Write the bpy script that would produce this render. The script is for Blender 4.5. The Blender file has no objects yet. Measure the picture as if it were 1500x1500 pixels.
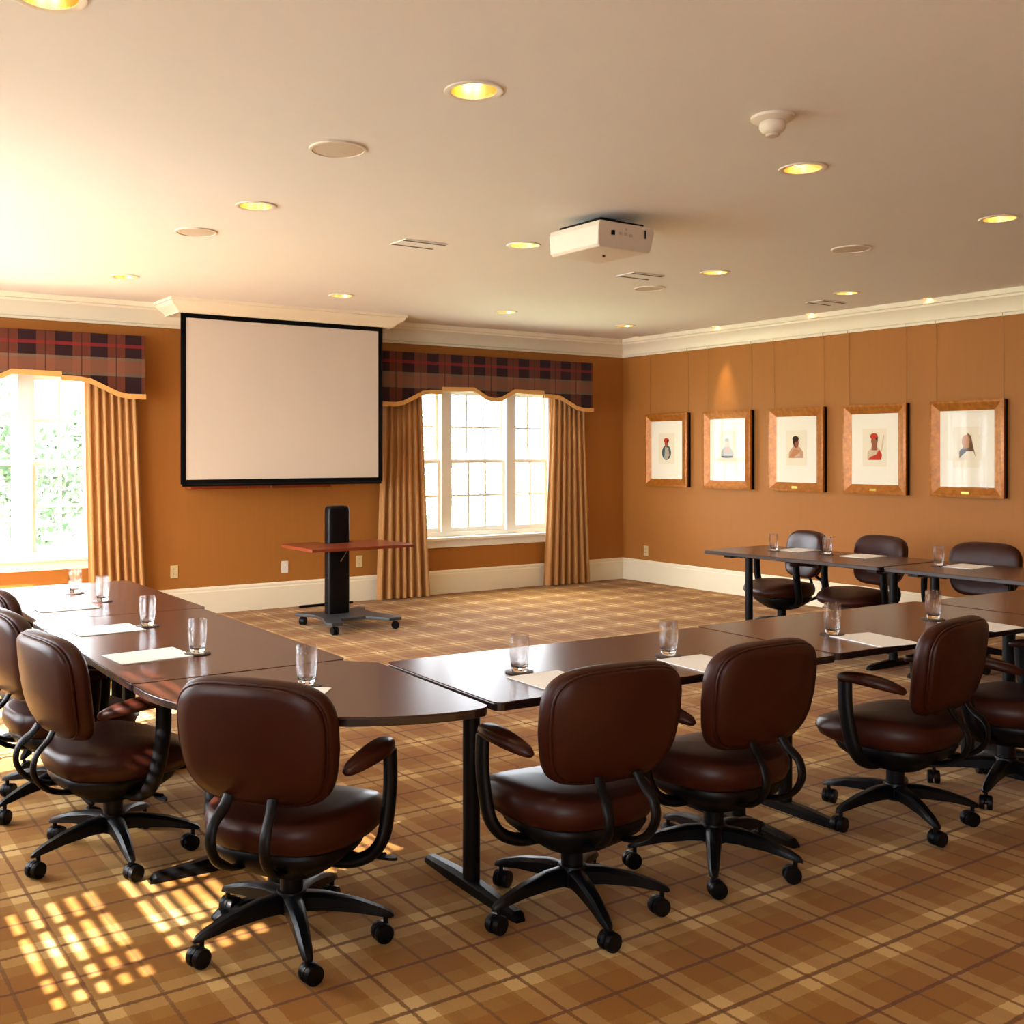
import bpy, bmesh, math, random
from mathutils import Vector, Matrix
PI = math.pi
C = bpy.context.scene.collection
S = bpy.context.scene

# ------------------------------------------------------------------ camera
cam_d = bpy.data.cameras.new('camera')
cam = bpy.data.objects.new('camera', cam_d); C.objects.link(cam)
cam.location = (0, 0, 1.494)
cam.rotation_euler = (PI/2, 0, 0.9972 - PI/2)
cam_d.sensor_width = 36; cam_d.lens = 1553/1500*36
cam_d.shift_x = 100/1500; cam_d.shift_y = -(750-664.45)/1500
cam_d.clip_start = 0.05; cam_d.clip_end = 200
S.camera = cam

# ------------------------------------------------------------------ world, sun, window daylight, exposure
S.view_settings.view_transform = 'Standard'; S.view_settings.look = 'None'
S.view_settings.exposure = 1.88; S.view_settings.gamma = 1.0
S.view_settings.use_curve_mapping = False
SKY = 7.0
w = bpy.data.worlds.new('sky'); S.world = w; w.use_nodes = True
bg = w.node_tree.nodes['Background']
bg.inputs[0].default_value = (0.93, 1.0, 1.09, 1); bg.inputs[1].default_value = SKY
sun_d = bpy.data.lights.new('sun', 'SUN'); sun = bpy.data.objects.new('sun', sun_d); C.objects.link(sun)
sun_d.energy = 14; sun_d.angle = 0.009; sun_d.color = (1.0, 0.96, 0.90)
sd = Vector((math.cos(0.2), math.sin(0.2), -math.tan(math.radians(35))))
sun.rotation_euler = sd.to_track_quat('-Z', 'Y').to_euler()
sun.location = (-6, 2, 6)

XL, XR, YB, YF, ZC = -0.8, 8.7, 9.51, -1.6, 2.848
WT = 0.2   # wall thickness
BACKWIN = [(1.48, 0.60, 2.22), (6.63, 0.60, 2.22)]      # centre X, sill z, head z (width 2.0)
LEFTWIN = [(2.56, 3.40), (4.85, 6.95), (7.1, 9.2), (-1.25, .25)]      # Y ranges on the left wall; last window added to brighten the near end
LWZ = (0.6, 2.34)
LZ = [(0.98, 2.34), (0.6, 2.55), (0.6, 2.55), (0.75, 2.55)]
def portal(loc, rot, sx, sy):
    d = bpy.data.lights.new('window_daylight', 'AREA'); d.shape = 'RECTANGLE'; d.size = sx; d.size_y = sy
    d.cycles.is_portal = True
    o = bpy.data.objects.new('window_daylight', d); C.objects.link(o); o.location = loc; o.rotation_euler = rot
for cx, z0, z1 in BACKWIN:
    portal((cx, YB+WT+.03, (z0+z1)/2), (-PI/2, 0, 0), 2.0, z1-z0)
for (y0, y1), zz in zip(LEFTWIN, LZ):
    portal((XL-WT-.03, (y0+y1)/2, sum(zz)/2), (0, -PI/2, 0), zz[1]-zz[0], y1-y0)

# ------------------------------------------------------------------ material helpers
def s2l(c):
    return tuple(((v/255)/12.92 if v/255 <= .04045 else ((v/255+.055)/1.055)**2.4) for v in c)
class NT:
    def __init__(s, name):
        s.m = bpy.data.materials.new(name); s.m.use_nodes = True; s.t = s.m.node_tree
        s.n = s.t.nodes; s.b = s.n['Principled BSDF']; s.out = s.n['Material Output']
    def L(s, a, b): s.t.links.new(a, b)
    def put(s, sock, v):
        if isinstance(v, (int, float)): sock.default_value = v
        elif isinstance(v, tuple): sock.default_value = (*v, 1) if len(v) == 3 and sock.type == 'RGBA' else v
        else: s.L(v, sock)
    def math(s, op, a, b=None, c=None):
        n = s.n.new('ShaderNodeMath'); n.operation = op; s.put(n.inputs[0], a)
        if b is not None: s.put(n.inputs[1], b)
        if c is not None: s.put(n.inputs[2], c)
        return n.outputs[0]
    def mix(s, f, a, b, mode='MIX'):
        n = s.n.new('ShaderNodeMix'); n.data_type = 'RGBA'; n.blend_type = mode
        s.put(n.inputs[0], f); s.put(n.inputs[6], a); s.put(n.inputs[7], b); return n.outputs[2]
    def obj(s):
        return s.n.new('ShaderNodeTexCoord').outputs['Object']
    def sep(s, v):
        n = s.n.new('ShaderNodeSeparateXYZ'); s.L(v, n.inputs[0]); return n.outputs
    def scale(s, v, sc):
        n = s.n.new('ShaderNodeMapping'); s.L(v, n.inputs[0]); n.inputs['Scale'].default_value = sc; return n.outputs[0]
    def noise(s, v, scale, detail=3, rough=.5):
        n = s.n.new('ShaderNodeTexNoise'); s.L(v, n.inputs['Vector']); n.inputs['Scale'].default_value = scale
        n.inputs['Detail'].default_value = detail; n.inputs['Roughness'].default_value = rough; return n.outputs[0]
    def bump(s, h, strength=.2, dist=.01):
        n = s.n.new('ShaderNodeBump'); n.inputs['Strength'].default_value = strength; n.inputs['Distance'].default_value = dist
        s.L(h, n.inputs['Height']); s.L(n.outputs[0], s.b.inputs['Normal'])
    def set(s, **k):
        for a, v in k.items():
            s.put(s.b.inputs[{'col':'Base Color','rough':'Roughness','metal':'Metallic','spec':'Specular IOR Level','coat':'Coat Weight','coatr':'Coat Roughness','ecol':'Emission Color','estr':'Emission Strength','sheen':'Sheen Weight'}[a]], v)
        return s
def noisy(name, c, var=.08, scale=20, rough=.5, bump=0, spec=.5, metal=0, stretch=(1,1,1), coat=0, bdist=.004):
    t = NT(name); v = t.scale(t.obj(), stretch); n = t.noise(v, scale)
    f = t.math('MULTIPLY_ADD', n, 2*var, 1-var)
    col = t.mix(1.0, c, f, 'MULTIPLY')
    t.set(col=col, rough=rough, spec=spec, metal=metal, coat=coat)
    if bump: t.bump(n, bump, bdist)
    return t.m

M = {}
M['ceiling'] = noisy('ceiling_paint', s2l((232, 227, 220)), .015, 3, .75, spec=.25)
M['trim'] = noisy('cream_trim_paint', s2l((238, 226, 196)), .015, 5, .45)
M['white_plastic'] = noisy('white_plastic', s2l((226, 214, 196)), .02, 8, .4)
M['grille'] = noisy('speaker_grille', s2l((205, 188, 165)), .08, 300, .7)
M['black'] = noisy('black_plastic', s2l((6, 6, 8)), .1, 40, .42, spec=.2)
M['black_metal'] = noisy('black_powder_coat', s2l((8, 8, 9)), .1, 60, .38, spec=.2)
M['dark_grey'] = noisy('dark_grey_metal', s2l((62, 62, 64)), .1, 40, .4)
M['chrome'] = noisy('chrome', (.7, .7, .7), .03, 10, .2, metal=1)
M['brass'] = noisy('brass', s2l((205, 170, 90)), .05, 30, .3, metal=1)
M['gold_refl'] = noisy('gold_reflector', s2l((255, 226, 150)), .05, 30, .3, metal=1)
M['paper'] = noisy('paper', s2l((240, 238, 232)), .01, 20, .8, spec=.2)
M['coaster'] = noisy('dark_coaster', s2l((52, 40, 34)), .1, 60, .5)
M['screen'] = noisy('projection_screen', s2l((210, 196, 178)), .02, 1.5, .9, spec=.1, stretch=(3, 3, .2))
M['masking'] = noisy('black_masking', s2l((8, 8, 9)), .1, 10, .8, spec=.1)
M['wire'] = noisy('hanging_wire', s2l((150, 100, 52)), .05, 10, .4)
M['mat_board'] = noisy('mat_board', s2l((238, 230, 208)), .01, 10, .8, spec=.1)
M['print_sheet'] = noisy('print_sheet', s2l((232, 220, 190)), .02, 30, .8, spec=.1)
M['cherry'] = noisy('cherry_wood', s2l((128, 52, 24)), .2, 12, .3, stretch=(1, 8, 8), coat=.3)
M['window_paint'] = noisy('window_paint', s2l((240, 236, 222)), .01, 5, .4)
M['outlet'] = noisy('outlet_plastic', s2l((214, 190, 140)), .02, 20, .35)
M['slot'] = noisy('dark_slot', s2l((40, 28, 18)), .05, 20, .6)
M['blind'] = noisy('blind_slat', s2l((225, 215, 195)), .02, 10, .5)
M['grass'] = noisy('lawn', (.34, .38, .22), .15, 2, .9)
M['leaf'] = noisy('leaf', (.055, .10, .04), .4, 3, .7)
M['leaf_pale'] = noisy('pale_leaf', (.10, .14, .075), .4, 3, .7)
M['bounce_ground'] = noisy('pale_bounce_ground', (.26, .26, .25), .06, 4, .8)  # for the added slab that throws light up indoors
M['bark'] = noisy('bark', (.12, .09, .06), .3, 10, .9)

def wall_mat():
    t = NT('ochre_fabric_wallcovering'); o = t.obj()
    a = t.noise(t.scale(o, (6, 6, .35)), 8, 4); b = t.noise(t.scale(o, (1, 1, 30)), 12, 3); big = t.noise(o, .7, 2)
    f = t.math('ADD', t.math('MULTIPLY_ADD', a, .10, .90), t.math('MULTIPLY_ADD', b, .06, -.03))
    f = t.math('ADD', f, t.math('MULTIPLY_ADD', big, .1, -.05))
    t.set(col=t.mix(1.0, s2l((168, 107, 42)), f, 'MULTIPLY'), rough=.62, spec=.35); t.bump(b, .08, .002)
    return t.m
M['wall'] = wall_mat()

def carpet_mat():
    t = NT('plaid_carpet'); o = t.obj(); x, y, z = t.sep(o)
    wob = t.noise(o, 90, 2)
    x = t.math('ADD', x, t.math('MULTIPLY_ADD', wob, .010, -.005)); y = t.math('ADD', y, t.math('MULTIPLY_ADD', wob, .010, -.005))
    PX, PY = .1754, .2254
    u = t.math('DIVIDE', t.math('SUBTRACT', x, 2.169), PX); v = t.math('DIVIDE', t.math('SUBTRACT', y, 2.207), PY)
    def cyc(a, period, off):     # signed distance to nearest multiple of period, offset off
        m = t.math('PINGPONG', t.math('SUBTRACT', a, off), period/2.0)
        return m
    def band(d, lo, hi):
        return t.math('MULTIPLY', t.math('GREATER_THAN', d, lo), t.math('LESS_THAN', d, hi))
    du = cyc(u, 1.0, 0.0); dv = cyc(v, 1.0, 0.0)
    lineu = t.math('LESS_THAN', du, .032); linev = t.math('LESS_THAN', dv, .030)
    du2 = cyc(u, 2.0, 0.0); dv2 = cyc(v, 2.0, 1.0)
    lu = band(du2, .04, .33); lv = band(dv2, .04, .28)
    mu = band(du2, .40, .62); mv = band(dv2, .55, 1.1)
    base = s2l((148, 102, 32)); pale = s2l((198, 160, 98)); dk = s2l((140, 90, 18))
    c = t.mix(mv, base, dk)
    c = t.mix(t.math('MULTIPLY', mu, .5), c, dk)
    su = t.math('ADD', t.math('ADD', t.math('MULTIPLY', lu, .28), t.math('MULTIPLY', lv, .34)), t.math('MULTIPLY', t.math('MULTIPLY', lu, lv), .38))
    c = t.mix(su, c, pale)
    olive = s2l((96, 60, 24)); red = s2l((92, 44, 20))
    linevc = t.mix(t.math('LESS_THAN', dv2, .5), red, olive)
    c = t.mix(t.math('MULTIPLY', linev, .75), c, linevc)
    c = t.mix(t.math('MULTIPLY', lineu, .6), c, olive)
    pile = t.noise(o, 260, 3, .7)
    c = t.mix(1.0, c, t.math('MULTIPLY_ADD', pile, .5, .75), 'MULTIPLY')
    t.set(col=c, rough=.9, spec=.15, sheen=.07)
    t.bump(pile, .35, .004)
    return t.m
M['carpet'] = carpet_mat()

def wood_top():
    t = NT('mahogany_laminate'); o = t.obj()
    n = t.noise(t.scale(o, (2.5, 26, 26)), 4, 5, .6)
    c = t.mix(n, s2l((56, 24, 15)), s2l((88, 44, 27)))
    t.set(col=c, rough=.26, spec=.42, coat=.05); return t.m
M['table'] = wood_top()
M['table_edge'] = noisy('dark_table_edge', s2l((30, 15, 11)), .1, 30, .3)

def leather():
    t = NT('brown_leather'); o = t.obj()
    n = t.noise(o, 160, 4, .65); big = t.noise(o, 7, 3)
    c = t.mix(big, s2l((40, 13, 5)), s2l((60, 23, 10)))
    c = t.mix(1.0, c, t.math('MULTIPLY_ADD', n, .3, .85), 'MULTIPLY')
    t.set(col=c, rough=t.math('MULTIPLY_ADD', big, .12, .34), spec=.24); t.bump(n, .12, .002); return t.m
M['leather'] = leather()

def fabric_stripe():
    t = NT('gold_curtain_fabric'); o = t.obj(); n = t.noise(t.scale(o, (1, 1, .05)), 60, 3)
    c = t.mix(n, s2l((160, 106, 52)), s2l((204, 152, 90)))
    t.set(col=c, rough=.55, spec=.3, sheen=.2)
    tr = t.n.new('ShaderNodeBsdfTranslucent'); t.put(tr.inputs[0], c)
    mx = t.n.new('ShaderNodeMixShader'); mx.inputs[0].default_value = .12
    t.L(t.b.outputs[0], mx.inputs[1]); t.L(tr.outputs[0], mx.inputs[2]); t.L(mx.outputs[0], t.out.inputs[0])
    return t.m
M['curtain'] = fabric_stripe()
M['gold_trim'] = noisy('gold_trim_tape', s2l((212, 158, 88)), .08, 60, .5)

def tartan():
    t = NT('tartan_valance_fabric'); o = t.obj(); x, y, z = t.sep(o)
    u = t.math('PINGPONG', t.math('ADD', x, .05), .1475)           # 0 at brown centre, .1475 at maroon centre
    isdark = t.math('GREATER_THAN', u, .075)
    thin = t.math('LESS_THAN', u, .006)
    def zb(lo, hi): return t.math('MULTIPLY', t.math('GREATER_THAN', z, lo), t.math('LESS_THAN', z, hi))
    c = t.mix(isdark, s2l((88, 42, 26)), s2l((38, 12, 16)))
    c = t.mix(t.math('MULTIPLY', zb(2.415, 2.445), .6), c, s2l((128, 26, 30)))
    c = t.mix(t.math('MULTIPLY', zb(2.19, 2.30), .62), c, s2l((134, 86, 62)))
    c = t.mix(t.math('MULTIPLY', zb(2.165, 2.19), .5), c, s2l((126, 108, 84)))
    c = t.mix(t.math('MULTIPLY', zb(2.30, 2.325), .5), c, s2l((126, 108, 84)))
    c = t.mix(t.math('MULTIPLY', thin, .7), c, s2l((40, 20, 20)))
    t.set(col=c, rough=.8, spec=.15, sheen=.2); return t.m
M['tartan'] = tartan()

def gilt():
    t = NT('gilt_wood_frame'); o = t.obj(); n = t.noise(o, 28, 4, .7)
    c = t.mix(n, s2l((92, 42, 9)), s2l((210, 130, 36)))
    t.set(col=c, rough=.35, spec=.5, metal=.25); t.bump(n, .4, .004); return t.m
M['gilt'] = gilt()

def thin_glass(name, ior=1.45):
    t = NT(name); tr = t.n.new('ShaderNodeBsdfTransparent'); gl = t.n.new('ShaderNodeBsdfGlossy'); gl.inputs['Roughness'].default_value = .02
    fr = t.n.new('ShaderNodeFresnel'); fr.inputs[0].default_value = ior
    mx = t.n.new('ShaderNodeMixShader'); ge = t.n.new('ShaderNodeNewGeometry'); t.L(t.math('MULTIPLY', fr.outputs[0], t.math('SUBTRACT', 1.0, ge.outputs['Backfacing'])), mx.inputs[0]); t.L(tr.outputs[0], mx.inputs[1]); t.L(gl.outputs[0], mx.inputs[2])
    t.L(mx.outputs[0], t.out.inputs[0]); return t.m
M['pane'] = thin_glass('window_glass'); M['pic_glass'] = thin_glass('picture_glass', 1.24)
def tumbler():
    t = NT('tumbler_glass'); t.set(col=(1, 1, 1), rough=.0, spec=.5); t.b.inputs['Transmission Weight'].default_value = 1; t.b.inputs['IOR'].default_value = 1.45
    return t.m
def wall_glass():
    t = NT('tumbler_wall'); tr = t.n.new('ShaderNodeBsdfTransparent'); gl = t.n.new('ShaderNodeBsdfGlass'); gl.inputs['IOR'].default_value = 1.45
    mx = t.n.new('ShaderNodeMixShader'); mx.inputs[0].default_value = .3
    t.L(tr.outputs[0], mx.inputs[1]); t.L(gl.outputs[0], mx.inputs[2]); t.L(mx.outputs[0], t.out.inputs[0]); return t.m
M['tumbler'] = tumbler(); M['glass_wall'] = wall_glass()
def glow(name, c, s):
    t = NT(name); t.set(col=c, ecol=c, estr=s); return t.m
M['bulb'] = glow('lamp_bulb', (1.0, .9, .66), 3.6)
M['bulb_white'] = glow('halogen_bulb', (1.0, .9, .72), 8.0)

# ------------------------------------------------------------------ mesh helpers
def bm_(): return bmesh.new()
def box(bm, x0, x1, y0, y1, z0, z1, mat=0):
    vs = [bm.verts.new(p) for p in [(x0,y0,z0),(x1,y0,z0),(x1,y1,z0),(x0,y1,z0),(x0,y0,z1),(x1,y0,z1),(x1,y1,z1),(x0,y1,z1)]]
    fs = [bm.faces.new([vs[i] for i in q]) for q in [(0,3,2,1),(4,5,6,7),(0,1,5,4),(1,2,6,5),(2,3,7,6),(3,0,4,7)]]
    for f in fs: f.material_index = mat
    return vs
def xf(vs, mtx):
    for v in vs: v.co = mtx @ v.co
def lathe(bm, prof, n=24, c=(0,0,0), axis='z', close=True):
    rings = []
    for r, h in prof:
        ring = []
        for k in range(n):
            a = 2*PI*k/n; p = (r*math.cos(a), r*math.sin(a), h)
            if axis == 'x': p = (p[2], p[0], p[1])
            if axis == 'y': p = (p[0], p[2], p[1])
            ring.append(bm.verts.new((p[0]+c[0], p[1]+c[1], p[2]+c[2])))
        rings.append(ring)
    for a, b in zip(rings, rings[1:]):
        for k in range(n): bm.faces.new([a[k], a[(k+1)%n], b[(k+1)%n], b[k]])
    if close:
        bm.faces.new(list(reversed(rings[0]))); bm.faces.new(rings[-1])
    return [v for r in rings for v in r]
def prism(bm, pts, z0, z1, mat=0):          # polygon in XY extruded in Z
    a = [bm.verts.new((x, y, z0)) for x, y in pts]; b = [bm.verts.new((x, y, z1)) for x, y in pts]
    n = len(pts)
    fs = [bm.faces.new(list(reversed(a))), bm.faces.new(b)] + [bm.faces.new([a[k], a[(k+1)%n], b[(k+1)%n], b[k]]) for k in range(n)]
    for f in fs: f.material_index = mat
    return a+b
def tube(bm, path, rx, ry=None, n=10, taper=None):
    ry = ry or rx; P = [Vector(p) for p in path]; rings = []
    up = Vector((0, 0, 1))
    for i, p in enumerate(P):
        d = (P[min(i+1, len(P)-1)] - P[max(i-1, 0)]).normalized()
        side = d.cross(Vector((0, 1, 0)) if abs(d.y) < .9 else up).normalized(); nn = side.cross(d).normalized()
        k = taper[i] if taper else 1
        rings.append([bm.verts.new(p + side*rx*k*math.cos(2*PI*j/n) + nn*ry*k*math.sin(2*PI*j/n)) for j in range(n)])
    for a, b in zip(rings, rings[1:]):
        for k in range(n): bm.faces.new([a[k], a[(k+1)%n], b[(k+1)%n], b[k]])
    bm.faces.new(list(reversed(rings[0]))); bm.faces.new(rings[-1])
def smooth_path(pts, n=5):
    P = [Vector(p) for p in pts]; out = []
    for i in range(len(P)-1):
        p0, p1, p2, p3 = P[max(i-1,0)], P[i], P[i+1], P[min(i+2, len(P)-1)]
        for k in range(n):
            t = k/n
            out.append(.5*((2*p1)+(-p0+p2)*t+(2*p0-5*p1+4*p2-p3)*t*t+(-p0+3*p1-3*p2+p3)*t**3))
    out.append(P[-1]); return out
def cushion(bm, hx, hy, rings, e=3.2, n=48, fn=None):   # rings: (scale, z)
    R = []
    for s, z in rings:
        ring = []
        for k in range(n):
            a = 2*PI*k/n; ca, sa = math.cos(a), math.sin(a)
            x = hx*s*math.copysign(abs(ca)**(2/e), ca); y = hy*s*math.copysign(abs(sa)**(2/e), sa)
            p = (x, y, z)
            ring.append(bm.verts.new(fn(*p) if fn else p))
        R.append(ring)
    for a, b in zip(R, R[1:]):
        for k in range(n): bm.faces.new([a[k], a[(k+1)%n], b[(k+1)%n], b[k]])
    bm.faces.new(list(reversed(R[0]))); bm.faces.new(R[-1])
def obj(name, bm, mats, parent=None, smooth=True, bevel=0, angle=35, loc=None, **props):
    bmesh.ops.recalc_face_normals(bm, faces=bm.faces)
    me = bpy.data.meshes.new(name); bm.to_mesh(me); bm.free()
    for m in (mats if isinstance(mats, (list, tuple)) else [mats]): me.materials.append(M[m])
    o = bpy.data.objects.new(name, me); C.objects.link(o)
    if smooth:
        for p in me.polygons: p.use_smooth = True
        me.set_sharp_from_angle(angle=math.radians(angle))
    if bevel:
        b = o.modifiers.new('bevel', 'BEVEL'); b.width = bevel; b.segments = 2; b.limit_method = 'ANGLE'; b.angle_limit = math.radians(40)
    if parent: o.parent = parent
    if loc: o.location = loc
    for k, v in props.items(): o[k] = v
    return o
def thing(name, label, cat, loc=(0,0,0), rz=0, group=None, kind=None):
    o = bpy.data.objects.new(name, None); C.objects.link(o); o.location = loc; o.rotation_euler = (0, 0, rz)
    o.empty_display_size = .1
    if label: o['label'] = label; o['category'] = cat
    if group: o['group'] = group
    if kind: o['kind'] = kind
    return o
def tag(o, label, cat, group=None, kind=None):
    o['label'] = label; o['category'] = cat
    if group: o['group'] = group
    if kind: o['kind'] = kind
    return o
def dup(root, loc, rz=0, label=None, group=None):
    kids = {}
    for o in C.objects:
        if o.parent: kids.setdefault(o.parent, []).append(o)
    def cp(o, par):
        c = o.copy(); C.objects.link(c)
        if par: c.parent = par
        for k in kids.get(o, []): cp(k, c)
        return c
    r = cp(root, None); r.location = loc; r.rotation_euler = (0, 0, rz)
    if label: r['label'] = label
    if group: r['group'] = group
    return r

# ------------------------------------------------------------------ structure
def wall(name, axis, at, out, lo, hi, zt, holes):
    """axis 'x': wall runs along X at Y=at; 'y': runs along Y at X=at. out = sign of outward direction."""
    bm = bm_(); us = sorted({lo, hi, *[h[0] for h in holes], *[h[1] for h in holes]}); zs = sorted({0, zt, *[h[2] for h in holes], *[h[3] for h in holes]})
    def pt(u, z, t): return (u, at+out*t, z) if axis == 'x' else (at+out*t, u, z)
    def q(*ps): bm.faces.new([bm.verts.new(p) for p in ps])
    for i in range(len(us)-1):
        for j in range(len(zs)-1):
            um, zm = (us[i]+us[i+1])/2, (zs[j]+zs[j+1])/2
            if any(h[0] < um < h[1] and h[2] < zm < h[3] for h in holes): continue
            for t in (0, WT): q(pt(us[i], zs[j], t), pt(us[i+1], zs[j], t), pt(us[i+1], zs[j+1], t), pt(us[i], zs[j+1], t))
    for a, b, c, d in holes:
        for (u0, z0, u1, z1) in ((a,c,b,c),(a,d,b,d),(a,c,a,d),(b,c,b,d)):
            q(pt(u0,z0,0), pt(u1,z1,0), pt(u1,z1,WT), pt(u0,z0,WT))
    for (u0, z0, u1, z1) in ((lo,0,hi,0),(lo,zt,hi,zt),(lo,0,lo,zt),(hi,0,hi,zt)):
        q(pt(u0,z0,0), pt(u1,z1,0), pt(u1,z1,WT), pt(u0,z0,WT))
    bmesh.ops.remove_doubles(bm, verts=bm.verts, dist=1e-4)
    return obj(name, bm, 'wall', smooth=False, kind='structure')
wall('wall_back', 'x', YB, 1, XL, XR, ZC, [(cx-1.0, cx+1.0, z0, z1) for cx, z0, z1 in BACKWIN])
wall('wall_right', 'y', XR, 1, YF-WT, YB+WT, ZC, [])
wall('wall_left', 'y', XL, -1, YF-WT, YB+WT, ZC, [(a, b, *q) for (a, b), q in zip(LEFTWIN, LZ)])
wall('wall_front', 'x', YF, -1, XL, XR, ZC, [])
bm = bm_(); box(bm, XL-WT, XR+WT, YF-WT, YB+WT, -.15, 0); obj('floor', bm, 'carpet', smooth=False, kind='structure')

DL = [(2.24,3.26),(4.16,3.30),(6.0,3.39),(2.28,5.42),(4.17,5.50),(6.0,5.55),(2.35,8.13),(4.19,8.10),(6.0,8.19),(7.7,5.66),(7.7,8.38),(.72,3.27)]
AC = [(8.55,5.47),(8.55,6.70),(8.55,7.90),(8.52,9.10)]
bm = bm_(); box(bm, XL-WT, XR+WT, YF-WT, YB+WT, ZC, ZC+.25)
ceil = obj('ceiling', bm, 'ceiling', smooth=False, kind='structure')
bm = bm_()
for x, y in DL: lathe(bm, [(.088, ZC-.05), (.088, ZC+.14)], 32, (x, y, 0))
for x, y in AC: lathe(bm, [(.036, ZC-.05), (.036, ZC+.08)], 20, (x, y, 0))
cut = obj('cutter', bm, 'ceiling', smooth=False)
md = ceil.modifiers.new('b', 'BOOLEAN'); md.operation = 'DIFFERENCE'; md.object = cut; md.solver = 'EXACT'
bpy.context.view_layer.update()
dg = bpy.context.evaluated_depsgraph_get()
nm = bpy.data.meshes.new_from_object(ceil.evaluated_get(dg)); ceil.modifiers.clear(); ceil.data = nm
bpy.data.objects.remove(cut)

# crown moulding: profile (distance from wall, z)
CR = [(0,2.640),(.016,2.640),(.018,2.660),(.030,2.668),(.036,2.700),(.062,2.745),(.095,2.775),(.104,2.782),(.106,2.800),(.122,2.806),(.122,2.848),(0,2.848)]
def moulding(name, prof, path, mat='trim'):
    """sweep profile along polyline path [(x,y)], profile offset to the left of travel; mitred"""
    bm = bm_(); n = len(path); P = [Vector(p) for p in path]; rings = []
    for i in range(n):
        d0 = (P[i]-P[i-1]).normalized() if i else (P[1]-P[0]).normalized()
        d1 = (P[i+1]-P[i]).normalized() if i < n-1 else d0
        n0 = Vector((-d0.y, d0.x)); n1 = Vector((-d1.y, d1.x)); m = (n0+n1).normalized(); k = 1/max(.2, m.dot(n0))
        rings.append([bm.verts.new((P[i].x+m.x*k*o, P[i].y+m.y*k*o, z)) for o, z in prof])
    for a, b in zip(rings, rings[1:]):
        for k in range(len(prof)): bm.faces.new([a[k], a[(k+1)%len(prof)], b[(k+1)%len(prof)], b[k]])
    bm.faces.new(rings[0]); bm.faces.new(list(reversed(rings[-1])))
    return obj(name, bm, mat, angle=30, kind='structure')
e = .001
moulding('trim_1', CR, [(XR-e, YF+e), (XR-e, YB-e), (XL+e, YB-e), (XL+e, YF+e)])
# boxed soffit with its own crown, hiding the screen housing
bm = bm_(); box(bm, 3.09, 5.22, 9.03, YB-.002, 2.735, ZC-.001); obj('trim_2', bm, 'trim', smooth=False, kind='structure')
CR2 = [(0,2.728),(.012,2.728),(.016,2.742),(.045,2.765),(.085,2.790),(.10,2.806),(.104,2.820),(.118,2.824),(.118,2.848),(0,2.848)]
moulding('trim_3', CR2, [(5.221, YB-.12), (5.221, 9.029), (3.089, 9.029), (3.089, YB-.12)])
BB = [(0,0),(.020,0),(.020,.205),(.014,.215),(.014,.232),(.006,.245),(0,.25)]
moulding('baseboard_right', BB, [(XR-e, YF+e), (XR-e, YB-e)])
moulding('baseboard_back', BB, [(XR-e, YB-e), (XL+e, YB-e)])
moulding('baseboard_left', BB, [(XL+e, YB-e), (XL+e, YF+e)])
moulding('baseboard_front', BB, [(XL+e, YF+e), (XR-e, YF+e)])

# ------------------------------------------------------------------ windows (frame, mullions, sashes with muntins, glass, stool)
def sash(par, a, b, z0, z1, cols, rows, dep, place):
    """place(u, d, z) -> xyz. sash member depth dep..dep+.035"""
    bm = bm_(); fw = .035
    def bx(u0, u1, z0_, z1_, d0, d1):
        vs = box(bm, u0, u1, d0, d1, z0_, z1_)
        for v in vs: v.co = place(v.co.x, v.co.y, v.co.z)
    bx(a+fw, b-fw, z0, z0+fw+.01, dep+.001, dep+.034); bx(a+fw, b-fw, z1-fw, z1, dep+.001, dep+.034)
    bx(a, a+fw, z0, z1, dep, dep+.035); bx(b-fw, b, z0, z1, dep, dep+.035)
    for i in range(1, cols):
        u = a+fw+(b-a-2*fw)*i/cols; bx(u-.012, u+.012, z0+.01, z1-.01, dep+.006, dep+.029)
    for j in range(1, rows):
        zz = z0+fw+(z1-z0-2*fw)*j/rows; bx(a+.01, b-.01, zz-.012, zz+.012, dep+.007, dep+.028)
    s = obj('sash', bm, 'window_paint', par, smooth=False)
    bm = bm_(); vs = box(bm, a+.02, b-.02, dep+.016, dep+.019, z0+.02, z1-.02)
    for v in vs: v.co = place(v.co.x, v.co.y, v.co.z)
    obj('glass_pane', bm, 'pane', s, smooth=False)
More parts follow.
